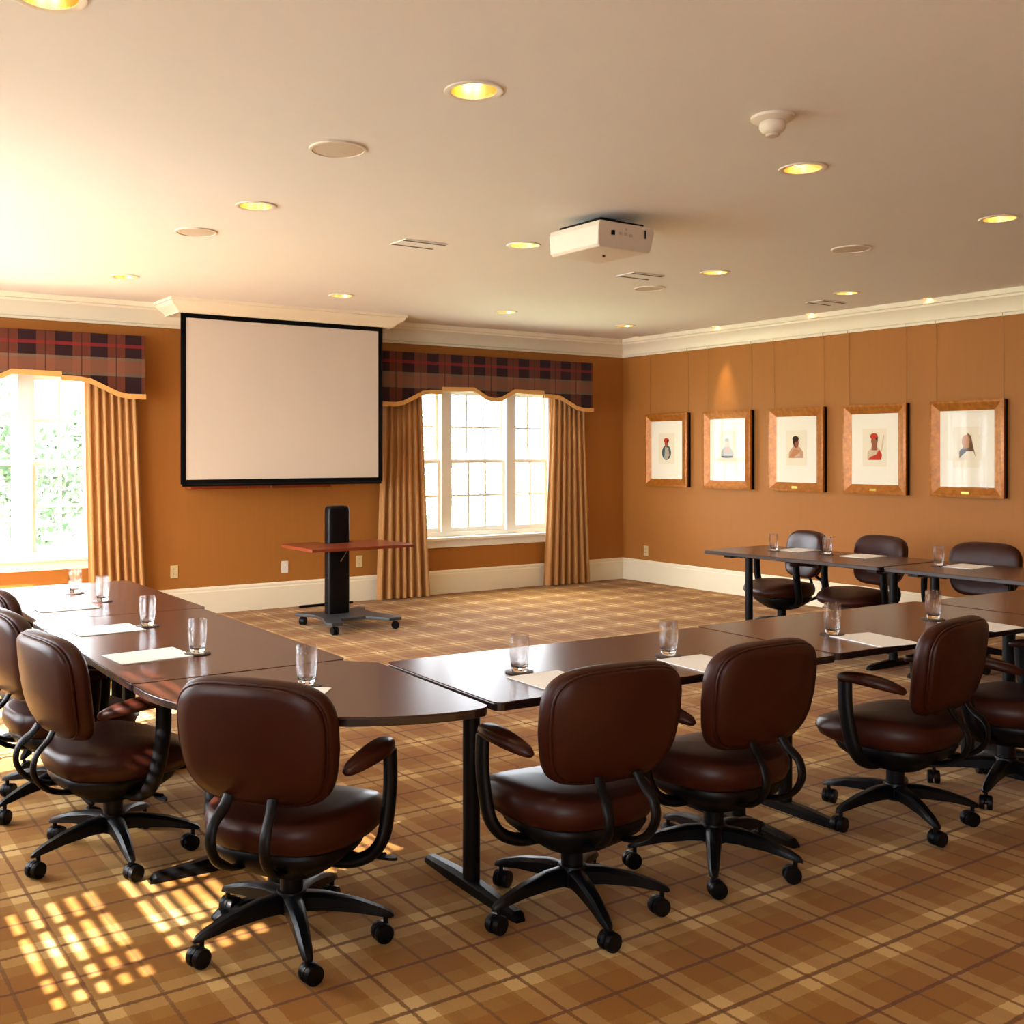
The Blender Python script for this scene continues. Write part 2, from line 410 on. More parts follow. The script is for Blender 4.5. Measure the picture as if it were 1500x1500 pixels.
def window(name, place, u0, u1, z0, z1, bays, casing=True):
    """bays: list of (a, b, cols)"""
    par = thing(name, None, None, kind='structure')
    bm = bm_()
    def bx(*q):
        vs = box(bm, *q)
        for v in vs: v.co = place(v.co.x, v.co.y, v.co.z)
    bx(u0+.002, bays[0][0], .05, .17, z0+.002, z1-.002); bx(bays[-1][1], u1-.002, .05, .17, z0+.002, z1-.002)
    bx(u0+.002, u1-.002, .05, .17, z1-.05, z1-.002); bx(u0+.002, u1-.002, .05, .17, z0+.002, z0+.05)
    obj('window_frame', bm, 'window_paint', par, smooth=False)
    for (a, b, c), (a2, b2, c2) in zip(bays, bays[1:]):
        bm = bm_(); bx(b, a2, .03, .17, z0+.05, z1-.05); obj('mullion', bm, 'window_paint', par, smooth=False)
    mid = (z0+.05+z1-.05)/2+.0
    for a, b, c in bays:
        sash(par, a+.001, b-.001, z0+.051, mid+.015, c, 2, .07, place)
        sash(par, a+.001, b-.001, mid-.015, z1-.051, c, 2, .115, place)
    if casing:
        bm = bm_()
        bx(u0-.07, u0-.001, -.02, -.001, z0-.02, z1+.07); bx(u1+.001, u1+.07, -.02, -.001, z0-.02, z1+.07); bx(u0-.07, u1+.07, -.022, -.001, z1+.001, z1+.08)
        obj('casing', bm, 'window_paint', par, smooth=False, bevel=.004)
        bm = bm_(); bx(u0-.09, u1+.09, -.055, .05, z0-.03, z0+.001); bx(u0-.07, u1+.07, -.018, -.001, z0-.11, z0-.031)
        obj('window_sill', bm, 'window_paint', par, smooth=False, bevel=.005)
    return par
for i, (cx, z0, z1) in enumerate(BACKWIN):
    window('window_%d' % (i+1), lambda u, d, z: Vector((u, YB+d, z)), cx-1.0, cx+1.0, z0, z1,
           [(cx-.97, cx-.49, 2), (cx-.37, cx+.37, 3), (cx+.49, cx+.97, 2)])
for i, (a, b) in enumerate(LEFTWIN):
    c = (a+b)/2
    bays = [(a+.04, b-.04, 1)] if b-a < 1 else [(a+.04, c-.05, 3), (c+.05, b-.04, 3)]
    window('window_%d' % (i+3), lambda u, d, z: Vector((XL-d, u, z)), a, b, *LZ[i], bays)

# venetian blind on the near left window: its slats throw the streaks on the carpet
t = thing('venetian_blind', None, None, (XL-.03, 2.98, 0)); t.parent = bpy.data.objects['window_3']
bm = bm_()
zz = 1.01
while zz < 2.28:
    box(bm, -.021, .021, -.385, .385, zz, zz+.002); zz += .046
obj('slats', bm, 'blind', t, smooth=False)
bm = bm_(); box(bm, -.02, .02, -.39, .39, 2.29, 2.33); obj('head_rail', bm, 'blind', t, smooth=False)
for y in (-.25, -.13, .17):
    bm = bm_(); box(bm, -.016, -.014, y-.022, y+.022, 1.0, 2.30); obj('ladder_tape', bm, 'blind', t, smooth=False)

# ------------------------------------------------------------------ valances and curtains
VP = [(-1.38,1.972),(-1.23,1.972),(-1.14,1.99),(-1.02,2.045),(-.91,2.095),(-.82,2.108),(-.672,2.112),(-.67,2.143),(-.27,2.150),(-.19,2.11),(-.09,2.062),(0,2.048)]
VP = VP + [(-a, b) for a, b in reversed(VP[:-1])]
def valance(cx, label):
    t = thing('valance', label, 'valance', (cx, 9.28, 0), group=None)
    # front board: strip between profile and top, with returns to the wall
    bm = bm_(); D = YB-9.28-.004; top = 2.53
    def strip(lo, hi, y, th):
        rings = []
        pts = [(-1.38, D, lo[0], hi[0])]+[(VP[i][0], 0, lo[i], hi[i]) for i in range(len(VP))]+[(1.38, D, lo[-1], hi[-1])]
        for x, yy, a, b in pts:
            s = -1 if x < 0 else 1
            o = (0, -y) if yy == 0 else (s*y, 0)
            ex = s*y if abs(x) > 1.379 else 0
            inn = s*th if abs(x) > 1.379 else 0
            ring = [(x+ex, yy-(y if yy == 0 else 0), a), (x+ex, yy-(y if yy == 0 else 0), b), (x+ex-inn, yy-(y if yy == 0 else 0)+(th if yy == 0 else 0), b), (x+ex-inn, yy-(y if yy == 0 else 0)+(th if yy == 0 else 0), a)]
            rings.append([bm.verts.new(p) for p in ring])
        for a, b in zip(rings, rings[1:]):
            for k in range(4): bm.faces.new([a[k], a[(k+1)%4], b[(k+1)%4], b[k]])
        bm.faces.new(rings[0]); bm.faces.new(list(reversed(rings[-1])))
    lo = [z for _, z in VP]
    strip([z+.002 for z in lo], [top]*len(lo), 0, .018)
    box(bm, -1.36, 1.36, .02, D, top-.02, top-.002)
    obj('valance_fabric', bm, 'tartan', t, smooth=False)
    bm = bm_(); strip(lo, [z+.045 for z in lo], .008, .007)
    obj('valance_trim', bm, 'gold_trim', t, smooth=False)
    return t
valance(6.65, 'red and brown tartan valance with scalloped gold edge, over the right back window')
valance(1.48, 'red and brown tartan valance with scalloped gold edge, over the left back window')

def curtain(label, xt0, xt1, xb0, xb1, folds, seed, group):
    rnd = random.Random(seed); bm = bm_(); NU, NV = folds*10, 26; cx = (xb0+xb1)/2
    ph = [rnd.uniform(-1.0, 1.0) for _ in range(folds+1)]; am = [rnd.uniform(.55, 1.25) for _ in range(folds+1)]
    g = {}
    for j in range(NV+1):
        v = j/NV; z = .012+v*2.30
        k = 1-v; x0 = xt0+(xb0-xt0)*k**1.3; x1 = xt1+(xb1-xt1)*k**1.3
        for i in range(NU+1):
            u = i/NU; f = u*folds; q = int(min(f, folds-1)); fr = f-q
            a = am[q]*(1-fr)+am[q+1]*fr; p = ph[q]*(1-fr)+ph[q+1]*fr
            amp = .020+.022*k
            y = math.cos(2*PI*f+p*k)*amp*a
            x = x0+(x1-x0)*u+math.sin(4*PI*f+p)*.006
            for s in (0, 1): g[i, j, s] = bm.verts.new((x-cx, y+s*.004, z))
    for i in range(NU):
        for j in range(NV):
            bm.faces.new([g[i,j,0], g[i+1,j,0], g[i+1,j+1,0], g[i,j+1,0]]); bm.faces.new([g[i,j,1], g[i,j+1,1], g[i+1,j+1,1], g[i+1,j,1]])
    for i in range(NU):
        for j in (0, NV): bm.faces.new([g[i,j,0], g[i,j,1], g[i+1,j,1], g[i+1,j,0]])
    for j in range(NV):
        for i in (0, NU): bm.faces.new([g[i,j,0], g[i,j+1,0], g[i,j+1,1], g[i,j,1]])
    o = obj('curtain', bm, 'curtain', loc=(cx, 9.385, 0), angle=80)
    tag(o, label, 'curtain', group)
G = 'gold floor-length curtains'
curtain('long gold pleated curtain right of the sunlit left back window', 2.37, 2.82, 2.42, 2.92, 7, 1, G)
curtain('long gold pleated curtain between the projection screen and the right back window', 5.33, 5.80, 5.26, 5.90, 7, 2, G)
curtain('long gold pleated curtain right of the right back window, nearest the corner', 7.53, 8.00, 7.42, 8.09, 7, 3, G)
curtain('long gold pleated curtain left of the left back window, outside the picture', .14, .60, .06, .60, 7, 4, G)

# ------------------------------------------------------------------ projection screen and its wooden cabinet
t = thing('projection_screen', 'large white projection screen with black border hanging on the back wall', 'screen', (4.13, 9.08, 0))
bm = bm_(); box(bm, -.975, .975, -.004, .004, 1.262, 2.69); obj('screen_surface', bm, 'screen', t, smooth=False)
bm = bm_()
for q in [(-1.015,-.970,1.222,2.732),(.970,1.015,1.222,2.732),(-.970,.970,1.222,1.264),(-.970,.970,2.694,2.732)]: box(bm, q[0], q[1], -.008, .008, q[2], q[3])
obj('screen_border', bm, 'masking', t, smooth=False)
bm = bm_(); lathe(bm, [(.014, -1.0), (.014, 1.0)], 12, (0, .0, 1.214), 'x'); obj('weight_bar', bm, 'black', t)
t = thing('whiteboard_cabinet', 'shallow cherry wood wall cabinet just showing below the projection screen', 'cabinet', (3.98, 9.44, 0))
bm = bm_(); box(bm, -.66, .72, -.05, .065, 1.20, 2.2); obj('cabinet_body', bm, 'cherry', t, smooth=False, bevel=.004)
bm = bm_(); box(bm, -.68, .74, -.10, .065, 1.165, 1.199); obj('pen_ledge', bm, 'cherry', t, smooth=False, bevel=.006)
for x in (-.13, .10):
    bm = bm_(); box(bm, x-.012, x+.012, -.115, -.101, 1.17, 1.19); obj('catch', bm, 'chrome', t, smooth=False)

# ------------------------------------------------------------------ outlets
def outlet(loc, rz, label, mat='outlet', duplex=True):
    t = thing('wall_outlet', label, 'outlet', loc, rz, None)
    bm = bm_(); box(bm, -.036, .036, -.007, 0, -.058, .058); obj('cover_plate', bm, mat, t, smooth=False, bevel=.003)
    if duplex:
        for z in (-.024, .024):
            bm = bm_(); cushion(bm, .016, .014, [(1, -.0095), (1, -.006)], 3, 20)
            for v in bm.verts: v.co = Vector((v.co.x, v.co.z, v.co.y+z))
            s = obj('socket', bm, 'white_plastic' if mat != 'outlet' else 'outlet', t)
            bm = bm_(); box(bm, -.007, -.004, -.0102, -.009, z-.003, z+.007); box(bm, .004, .007, -.0102, -.009, z-.003, z+.007); obj('slots', bm, 'slot', s, smooth=False)
    else:
        bm = bm_(); lathe(bm, [(.006, -.010), (.006, -.006)], 12, (0, 0, 0), 'y'); obj('jack', bm, 'slot', t)
outlet((3.20, YB-.001, .41), 0, 'brass-toned double wall outlet right of the left window curtain')
outlet((4.30, YB-.001, .39), 0, 'cream data jack plate on the back wall left of the rolling stand', 'white_plastic', False)
outlet((5.12, YB-.001, .40), 0, 'brown double wall outlet on the back wall right of the rolling stand')
outlet((XR-.001, 9.11, .36), -PI/2, 'small double outlet on the right wall beneath the first framed portrait')

# ------------------------------------------------------------------ framed portraits on the right wall
def portrait(yc, label, figure, plate, tilt=.0):
    t = thing('framed_portrait', label, 'picture', (XR-.001, yc, 1.535), -PI/2, 'framed portraits on the right wall')
    # local: x along the wall, -y into the room, z up
    def fr(hx, hz, wd, d0, d1, mat, name, bev=.006):
        bm = bm_()
        prof = [(0, d0), (0, d1), (wd*.25, d1+.006), (wd*.6, d1-.006), (wd, d1-.018), (wd, d0)]
        rings = []
        for sx, sz in ((-1,-1),(1,-1),(1,1),(-1,1)):
            rings.append([bm.verts.new((sx*(hx-o), -d, sz*(hz-o))) for o, d in prof])
        for i in range(4):
            a, b = rings[i], rings[(i+1)%4]
            for k in range(len(prof)): bm.faces.new([a[k], a[(k+1)%len(prof)], b[(k+1)%len(prof)], b[k]])
        return obj(name, bm, mat, t, angle=25)
    fr(.33, .415, .088, .040, .064, 'gilt', 'frame')
    bm = bm_(); box(bm, -.329, .329, -.0395, -.003, -.414, .414); obj('frame_back', bm, 'masking', t, smooth=False)
    bm = bm_(); box(bm, -.262, .262, -.0440, -.0400, -.347, .347); obj('mat_board', bm, 'mat_board', t, smooth=False)
    bm = bm_(); box(bm, -.125, .125, -.0455, -.0442, -.16, .19); p = obj('print', bm, 'print_sheet', t, smooth=False)
    for k, (mat, poly) in enumerate(figure):
        bm = bm_()
        vs = prism(bm, poly, .0460+.0006*k, .0464+.0006*k)
        for v in vs: v.co = Vector((v.co.x, -v.co.z, v.co.y))
        obj('painted_shape', bm, mat, p, smooth=False)
    bm = bm_(); box(bm, -.250, .250, -.0530, -.0515, -.335, .335); obj('glass', bm, 'pic_glass', t, smooth=False)
    if plate:
        bm = bm_(); box(bm, -.035, .035, -.070, -.055, -.386, -.366); obj('name_plate', bm, 'brass', t, smooth=False)
    for sx in (-.30, .30):
        bm = bm_(); tube(bm, [(sx, -.008, .38), (sx, -.010, 1.10)], .0015, n=6); wi = obj('hanging_wire', bm, 'wire', t)
        bm = bm_(); tube(bm, smooth_path([(sx, -.010, 1.085), (sx, -.024, 1.09), (sx, -.030, 1.12), (sx, -.020, 1.14)], 4), .003, n=6); obj('hook', bm, 'brass', wi)
    return t
def flat(name, c): M[name] = noisy(name, s2l(c), .12, 60, .8, spec=.1)
flat('paint_red', (190, 62, 40)); flat('paint_teal', (70, 92, 88)); flat('paint_skin', (150, 92, 62)); flat('paint_dark', (60, 46, 40))
flat('paint_rose', (196, 152, 124)); flat('paint_grey', (170, 168, 152)); flat('paint_brown', (112, 78, 54)); flat('paint_sand', (206, 186, 150)); flat('paint_tan', (186, 128, 86))
def ell(cx, cz, rx, rz, n=18, a0=0, a1=2*PI):
    return [(cx+rx*math.cos(a0+(a1-a0)*k/n), cz+rz*math.sin(a0+(a1-a0)*k/n)) for k in range(n)]
def bust(w, z0, z1):      # shoulders silhouette
    return [(-w, z0), (w, z0), (w*.98, z0+(z1-z0)*.45), (w*.6, z0+(z1-z0)*.8), (.018, z1), (-.018, z1), (-.6*w, z0+(z1-z0)*.8), (-w*.98, z0+(z1-z0)*.45)]
fig = [
 [('paint_teal', ell(0,-.03,.072,.085)), ('paint_grey', [(-.035,-.10),(.02,-.112),(.035,.02),(-.02,.035)]), ('paint_rose', [(.01,-.085),(.05,-.06),(.03,.01)]), ('paint_skin', ell(.0,.072,.027,.038)), ('paint_red', ell(.002,.108,.042,.030)), ('paint_dark', ell(.022,.098,.014,.02))],
 [('paint_grey', bust(.085,-.075,.045)), ('paint_dark', ell(0,-.075,.085,.012)), ('paint_rose', [(-.025,-.03),(.035,-.04),(.03,.045),(-.02,.045)]), ('paint_sand', ell(0,.072,.034,.048)), ('paint_grey', ell(.0,.105,.032,.02))],
 [('paint_rose', bust(.088,-.085,.04)), ('paint_tan', [(-.088,-.085),(-.02,-.085),(.06,-.01),(-.03,.01)]), ('paint_sand', [(-.03,-.08),(.06,-.06),(.03,-.04)]), ('paint_skin', ell(0,.062,.032,.048)), ('paint_dark', ell(-.006,.105,.038,.030)), ('paint_dark', [(-.04,.09),(-.01,.08),(-.025,.03)])],
 [('paint_sand', bust(.075,-.09,.03)), ('paint_red', [(-.07,-.10),(.07,-.10),(.08,-.05),(.05,.0),(.02,-.05),(-.04,-.07)]), ('paint_skin', [(-.03,-.01),(.03,-.01),(.03,.06),(-.025,.06)]), ('paint_skin', ell(0,.075,.034,.045)), ('paint_red', ell(-.003,.118,.040,.030)), ('paint_dark', [(.01,.10),(.038,.115),(.036,.07)]), ('paint_sand', [(.07,-.02),(.078,-.02),(.105,.13),(.095,.13)])],
 [('paint_brown', [(-.065,-.08),(.0,-.02),(.06,-.02),(.08,-.07),(.055,.035),(-.02,.025),(-.066,-.02)]), ('paint_tan', ell(.0,.062,.044,.058)), ('paint_brown', [(.0,.14),(.04,.11),(.058,.02),(.02,.02),(.03,.08)]), ('paint_dark', [(-.055,-.07),(-.01,-.03),(.02,.01),(-.05,-.01)])],
]
labs = ['gilt framed portrait of a figure with red headwear and teal coat, nearest the corner',
        'gilt framed pale portrait of a figure in faint grey robe, under a bright spot',
        'gilt framed portrait of a dark-haired figure in rose-brown wrap, middle of the five',
        'gilt framed portrait of a figure in red cap and red sash holding a staff',
        'gilt framed portrait of a brown hooded figure in profile, farthest right of the five']
for yc, l, f, pl in zip((8.735, 7.838, 6.945, 6.065, 5.175), labs, fig, (0, 0, 1, 1, 1)): portrait(yc, l, f, pl)

# ------------------------------------------------------------------ ceiling fixtures
def downlight():
    t = thing('recessed_downlight', 'x', 'ceiling light', (0, 0, ZC), 0, 'gold recessed downlights in the ceiling')
    bm = bm_(); lathe(bm, [(.112, -.0005), (.110, -.006), (.098, -.008), (.086, -.004), (.0855, .0)], 36, close=False); obj('trim_ring', bm, 'white_plastic', t)
    bm = bm_(); lathe(bm, [(.086, -.004), (.083, .03), (.070, .075), (.045, .11), (.02, .125), (.001, .126)], 32, close=False); obj('reflector', bm, 'gold_refl', t)
    for s in (-1, 1):
        bm = bm_(); lathe(bm, [(.006, -.03), (.012, -.022), (.014, 0), (.012, .022), (.006, .03)], 14, (s*.022, 0, .055), 'x' if False else 'z'); obj('bulb', bm, 'bulb', t)
    d = bpy.data.lights.new('downlight_glow', 'SPOT'); d.energy = 5; d.spot_size = math.radians(110); d.spot_blend = .8; d.shadow_soft_size = .05; d.color = (1, .74, .42)
    l = bpy.data.objects.new('downlight_glow', d); C.objects.link(l); l.parent = t; l.location = (0, 0, .012)
    return t
dls = ['large gold recessed downlight near the camera, left of the smoke detector',
 'gold recessed downlight just below the smoke detector in the ceiling', 'gold recessed downlight at the right edge of the picture, above the right wall portraits',
 'gold recessed downlight between the two round speakers at left of the ceiling', 'gold recessed downlight just left of the ceiling projector',
 'gold recessed downlight right of the ceiling projector', 'gold recessed downlight above the left window, left of the soffit end',
 'gold recessed downlight directly in front of the soffit above the screen', 'gold recessed downlight in front of the right back window',
 'gold recessed downlight beside the farthest right ceiling vent', 'gold recessed downlight nearest the back right corner', 'gold recessed downlight cut by the top left edge of the picture']
D0 = downlight(); D0.location = (*DL[0], ZC); D0['label'] = dls[0]
for (x, y), l in zip(DL[1:], dls[1:]): dup(D0, (x, y, ZC), 0, l)
def accent():
    t = thing('accent_spotlight', 'x', 'ceiling light', (0, 0, ZC), 0, 'small accent spotlights along the right wall')
    bm = bm_(); lathe(bm, [(.052, -.0005), (.050, -.005), (.036, -.005), (.035, 0)], 24, close=False); obj('trim_ring', bm, 'white_plastic', t)
    bm = bm_(); lathe(bm, [(.035, -.004), (.032, .03), (.02, .05), (.001, .051)], 20, close=False); obj('reflector', bm, 'gold_refl', t)
    bm = bm_(); lathe(bm, [(.005, .02), (.012, .026), (.014, .034), (.008, .042)], 12); obj('bulb', bm, 'bulb_white', t)
    return t
A0 = accent(); A0.location = (*AC[0], ZC); A0['label'] = 'small accent spotlight near the right wall, rightmost of the four'
acl = ['small accent spotlight near the right wall, second from the right', 'small accent spotlight near the right wall, lighting the second portrait', 'small accent spotlight near the right wall, nearest the corner']
alls = [A0]+[dup(A0, (x, y, ZC), 0, l) for (x, y), l in zip(AC[1:], acl)]
for a, en in zip(alls, (1.2, 1.2, 22.0, 1.2)):
    d = bpy.data.lights.new('accent_glow', 'SPOT'); d.energy = en; d.spot_size = math.radians(32); d.spot_blend = .9; d.shadow_soft_size = .02; d.color = (1, .78, .45)
    l = bpy.data.objects.new('accent_glow', d); C.objects.link(l); l.parent = a; l.location = (0, 0, .005); l.rotation_euler = (0, math.radians(-6), 0)

SG = 'round flush ceiling speakers'
def speaker():
    t = thing('ceiling_speaker', 'x', 'speaker', (0, 0, ZC), 0, SG)
    bm = bm_(); lathe(bm, [(.128, -.0005), (.127, -.007), (.116, -.009), (.115, -.004)], 40, close=False); obj('speaker_rim', bm, 'white_plastic', t)
    bm = bm_(); lathe(bm, [(.1145, -.0005), (.1145, -.005), (.06, -.008), (.001, -.009)], 40, close=False); obj('grille', bm, 'grille', t)
    return t
s0 = speaker(); s0.location = (2.16, 4.21, ZC); s0['label'] = 'large round ceiling speaker nearest the camera, left of centre'
dup(s0, (2.24, 6.25, ZC), 0, 'round ceiling speaker above the left window side, left of the slot vent')
dup(s0, (6.06, 4.42, ZC), 0, 'round ceiling speaker at right, below the rightmost downlight')
dup(s0, (6.12, 6.37, ZC), 0, 'round ceiling speaker behind the projector, beside the middle slot vent')
def vent(x, y, label):
    t = thing('slot_vent', label, 'vent', (x, y, ZC), 0, 'white two-slot ceiling vents')
    bm = bm_(); box(bm, -.16, .16, -.10, .10, -.008, -.0005); obj('vent_plate', bm, 'ceiling', t, smooth=False, bevel=.003)
    for s in (-1, 1):
        bm = bm_(); box(bm, -.155, .155, s*.075-.011, s*.075+.011, -.0095, -.0075); obj('slot', bm, 'slot', t, smooth=False)
vent(3.575, 5.83, 'two-slot ceiling vent left of the projector')
vent(5.63, 5.96, 'two-slot ceiling vent just behind the projector')
vent(8.02, 6.11, 'two-slot ceiling vent nearest the right wall')
t = thing('smoke_detector', 'cream dome smoke detector on the ceiling', 'smoke detector', (3.42, 2.86, ZC))
bm = bm_(); lathe(bm, [(.085, -.0005), (.085, -.012), (.07, -.02), (.055, -.022)], 36); obj('mounting_plate', bm, 'white_plastic', t)
bm = bm_(); lathe(bm, [(.048, -.0225), (.052, -.030), (.052, -.046), (.044, -.060), (.030, -.068)], 32); obj('sensor_body', bm, 'white_plastic', t)
bm = bm_(); lathe(bm, [(.024, -.0685), (.028, -.073), (.024, -.080), (.014, -.082)], 24); obj('sensor_cap', bm, 'grille', t)

t = thing('ceiling_projector', 'white projector hung from the ceiling with ports on its rear face', 'projector', (4.105, 4.67, 0), .02)
bm = bm_()
prof = [(-.205,2.79),(-.215,2.76),(-.205,2.66),(-.19,2.645),(.19,2.645),(.205,2.66),(.215,2.76),(.205,2.79)]
for y0, y1 in ((-.215, .215),):
    a = [bm.verts.new((x, y0+(.02 if z < 2.7 else 0), z)) for x, z in prof]; b = [bm.verts.new((x, y1, z)) for x, z in prof]; n = len(prof)
    bm.faces.new(a); bm.faces.new(list(reversed(b)))
    for k in range(n): bm.faces.new([a[k], a[(k+1)%n], b[(k+1)%n], b[k]])
obj('projector_body', bm, 'white_plastic', t, smooth=False, bevel=.008)
bm = bm_(); box(bm, -.17, .17, -.17, .17, 2.791, 2.81); box(bm, -.06, .06, -.06, .06, 2.81, 2.847); obj('ceiling_mount', bm, 'black', t, smooth=False)
bm = bm_(); box(bm, -.12, -.095, -.2165, -.2135, 2.715, 2.74); obj('power_port', bm, 'black', t, smooth=False)
for x, z in ((-.05, 2.73), (-.01, 2.73), (-.01, 2.755), (.03, 2.725)):
    bm = bm_(); box(bm, x-.010, x+.010, -.2165, -.2135, z-.007, z+.007); obj('port', bm, 'grille', t, smooth=False)
bm = bm_(); box(bm, .135, .145, -.2175, -.2135, 2.72, 2.765); obj('cable_clip', bm, 'slot', t, smooth=False)
bm = bm_(); lathe(bm, [(.055, .2155), (.055, .235), (.045, .238)], 28, (.08, 0, 2.72), 'y'); obj('lens', bm, 'black', t)
bm = bm_(); lathe(bm, [(.008, 2.638), (.008, 2.646)], 12, (.02, 0, 0)); obj('foot_screw', bm, 'slot', t)

# ------------------------------------------------------------------ rolling stand
t = thing('rolling_stand', 'black single-column rolling stand with cherry wood shelf before the back wall', 'stand', (4.24, 8.28, 0))
bm = bm_(); cushion(bm, .105, .055, [(1, .105), (1, .99), (.96, 1.02), (.85, 1.035), (.6, 1.04)], 5, 32); obj('column', bm, 'black', t, angle=50)
bm = bm_(); pts = [(-.30,-.50),(-.20,-.50),(-.12,-.30),(.12,-.30),(.24,-.50),(.36,-.50),(.38,-.44),(.30,-.10),(.30,.10),(.40,.22),(.34,.26),(.10,.14),(-.12,.14),(-.26,.22),(-.32,.18),(-.22,.0),(-.24,-.20),(-.33,-.44)]
prism(bm, pts, .078, .104); obj('base_plate', bm, 'dark_grey', t, smooth=False, bevel=.006)
def caster_bm(bm, c, r=.032, wd=.018, rz=0, ztop=.09):
    vs = lathe(bm, [(r*.5, -.026), (r*.93, -.025), (r, -.020), (r, -.008), (r*.9, -.004)], 20, (0, 0, 0), 'x')
    vs += lathe(bm, [(r*.9, .004), (r, .008), (r, .020), (r*.93, .025), (r*.5, .026)], 20, (0, 0, 0), 'x')
    vs += lathe(bm, [(.009, -.006), (.009, .006)], 10, (0, 0, 0), 'x')
    # hood over the wheels and stem
    n = 9; hood = []
    for s in (-.005, .005):
        hood.append([bm.verts.new((s, (r*1.02)*math.cos(a), (r*1.02)*math.sin(a))) for a in [PI*(.0+.8*k/(n-1)) for k in range(n)]])
    for k in range(n-1): bm.faces.new([hood[0][k], hood[0][k+1], hood[1][k+1], hood[1][k]])
    a = hood[0]+[bm.verts.new((-.005, 0, 0))]; b = hood[1]+[bm.verts.new((.005, 0, 0))]
    bm.faces.new(a); bm.faces.new(list(reversed(b))); vs += a+b
    st = lathe(bm, [(.008, r*.5), (.008, ztop-r)], 10, (0, .012, 0)); vs += st
    m = Matrix.Translation((c[0], c[1], r)) @ Matrix.Rotation(rz, 4, 'Z') @ Matrix.Translation((0, -.012, 0))
    xf(vs, m)
for k, (x, y) in enumerate([(-.26,-.455),(.31,-.455),(-.26,.15),(.33,.20)]):
    bm = bm_(); caster_bm(bm, (x, y), .035, rz=k*1.1, ztop=.079); obj('caster', bm, 'black', t)
bm = bm_(); pts = [(-.50,-.54),(.46,-.54),(.50,-.40),(.46,.10),(.13,.12),(.13,-.075),(-.13,-.075),(-.13,.12),(-.46,.12),(-.50,.06)]
prism(bm, pts, .695, .72); obj('shelf', bm, 'cherry', t, smooth=False, bevel=.004)
bm = bm_(); box(bm, -.128, .128, -.20, -.0555, .66, .694); obj('shelf_bracket', bm, 'black', t, smooth=False)
bm = bm_(); tube(bm, [(.06, -.075, .655), (-.01, -.085, .56)], .006, n=8); obj('lever', bm, 'chrome', t)
bm = bm_(); lathe(bm, [(.012, -.30), (.012, .22)], 12, (0, .125, .165), 'x'); box(bm, -.015, .015, .05, .13, .155, .175); obj('cable_rail', bm, 'black', t)

# ------------------------------------------------------------------ tables
TH, TT = .73, .028
def rounded(hx, hy, r=.03, n=4):
    out = []
    for sx, sy, a0 in ((1,1,0),(-1,1,90),(-1,-1,180),(1,-1,270)):
        for k in range(n+1):
            a = math.radians(a0+90*k/n); out.append((sx*(hx-r)+r*math.cos(a), sy*(hy-r)+r*math.sin(a)))
    return out
def top_mesh(poly, par):
    bm = bm_(); n = len(poly); cx = sum(p[0] for p in poly)/n; cy = sum(p[1] for p in poly)/n
    prism(bm, poly, TH-.003, TH); o = obj('tabletop', bm, 'table', par, smooth=False)
    bm = bm_(); prism(bm, poly, TH-TT, TH-.0031); obj('edge_band', bm, 'table_edge', o, smooth=False, bevel=.003)
def tleg(par, x, y=0, along='y', half=.30):
    """T-leg whose foot runs along the given local direction"""
    m = Matrix.Translation((x, y, 0)) @ (Matrix.Rotation(PI/2, 4, 'Z') if along == 'x' else Matrix.Identity(4))
    bm = bm_()
    v = lathe(bm, [(.030, .04), (.030, .66)], 20); xf(v, m); lg = obj('leg', bm, 'black_metal', par)
    bm = bm_(); v = []
    secs = [(-half, .016, .012), (-half+.02, .022, .030), (-.10, .028, .044), (.10, .028, .044), (half-.02, .022, .030), (half, .016, .012)]
    R = []
    for yy, hw, h in secs:
        R.append([bm.verts.new(p) for p in ((-hw, yy, 0), (hw, yy, 0), (hw, yy, h*.7), (hw*.5, yy, h), (-hw*.5, yy, h), (-hw, yy, h*.7))])
    for a, b in zip(R, R[1:]):
        for k in range(6): bm.faces.new([a[k], a[(k+1)%6], b[(k+1)%6], b[k]])
    bm.faces.new(R[0]); bm.faces.new(list(reversed(R[-1]))); v = [q for r in R for q in r]; xf(v, m); obj('foot', bm, 'black_metal', lg, angle=30)
    bm = bm_(); v = box(bm, -.035, .035, -half+.04, half-.04, .672, TH-TT-.001)+box(bm, -.045, .045, -.06, .06, .655, .672); xf(v, m); obj('top_bracket', bm, 'black_metal', lg, smooth=False)
def table(x, y, rz, length, depth, label, legs=None):
    t = thing('conference_table', label, 'table', (x, y, 0), rz, 'rectangular mahogany conference tables')
    top_mesh(rounded(length/2, depth/2), t)
    for s in (-1, 1): tleg(t, s*(length/2-.14))
    return t
# front row (runs along X)
table(2.685, 2.975, -.045, 1.545, .745, 'dark mahogany table in the front row, next to the curved corner table')
table(4.245, 2.935, -.035, 1.545, .755, 'dark mahogany table in the front row, second from the corner table')
table(5.615, 2.87, -.03, 1.14, .755, 'dark mahogany table at the right end of the front row, cut by the picture edge')
# left row (runs along Y)
table(1.44, 4.285, PI/2, 1.54, .80, 'dark mahogany table in the left row, nearer half with two sheets of paper')
table(1.47, 5.735, PI/2, 1.34, .80, 'dark mahogany table in the left row, sunlit far end by the window')
# right row
table(6.70, 5.19, PI/2+.035, 1.54, .78, 'dark mahogany table standing across the room before the right wall portraits')
table(6.74, 3.62, PI/2+.02, 1.54, .78, 'dark mahogany table in the right row, partly beyond the picture edge')
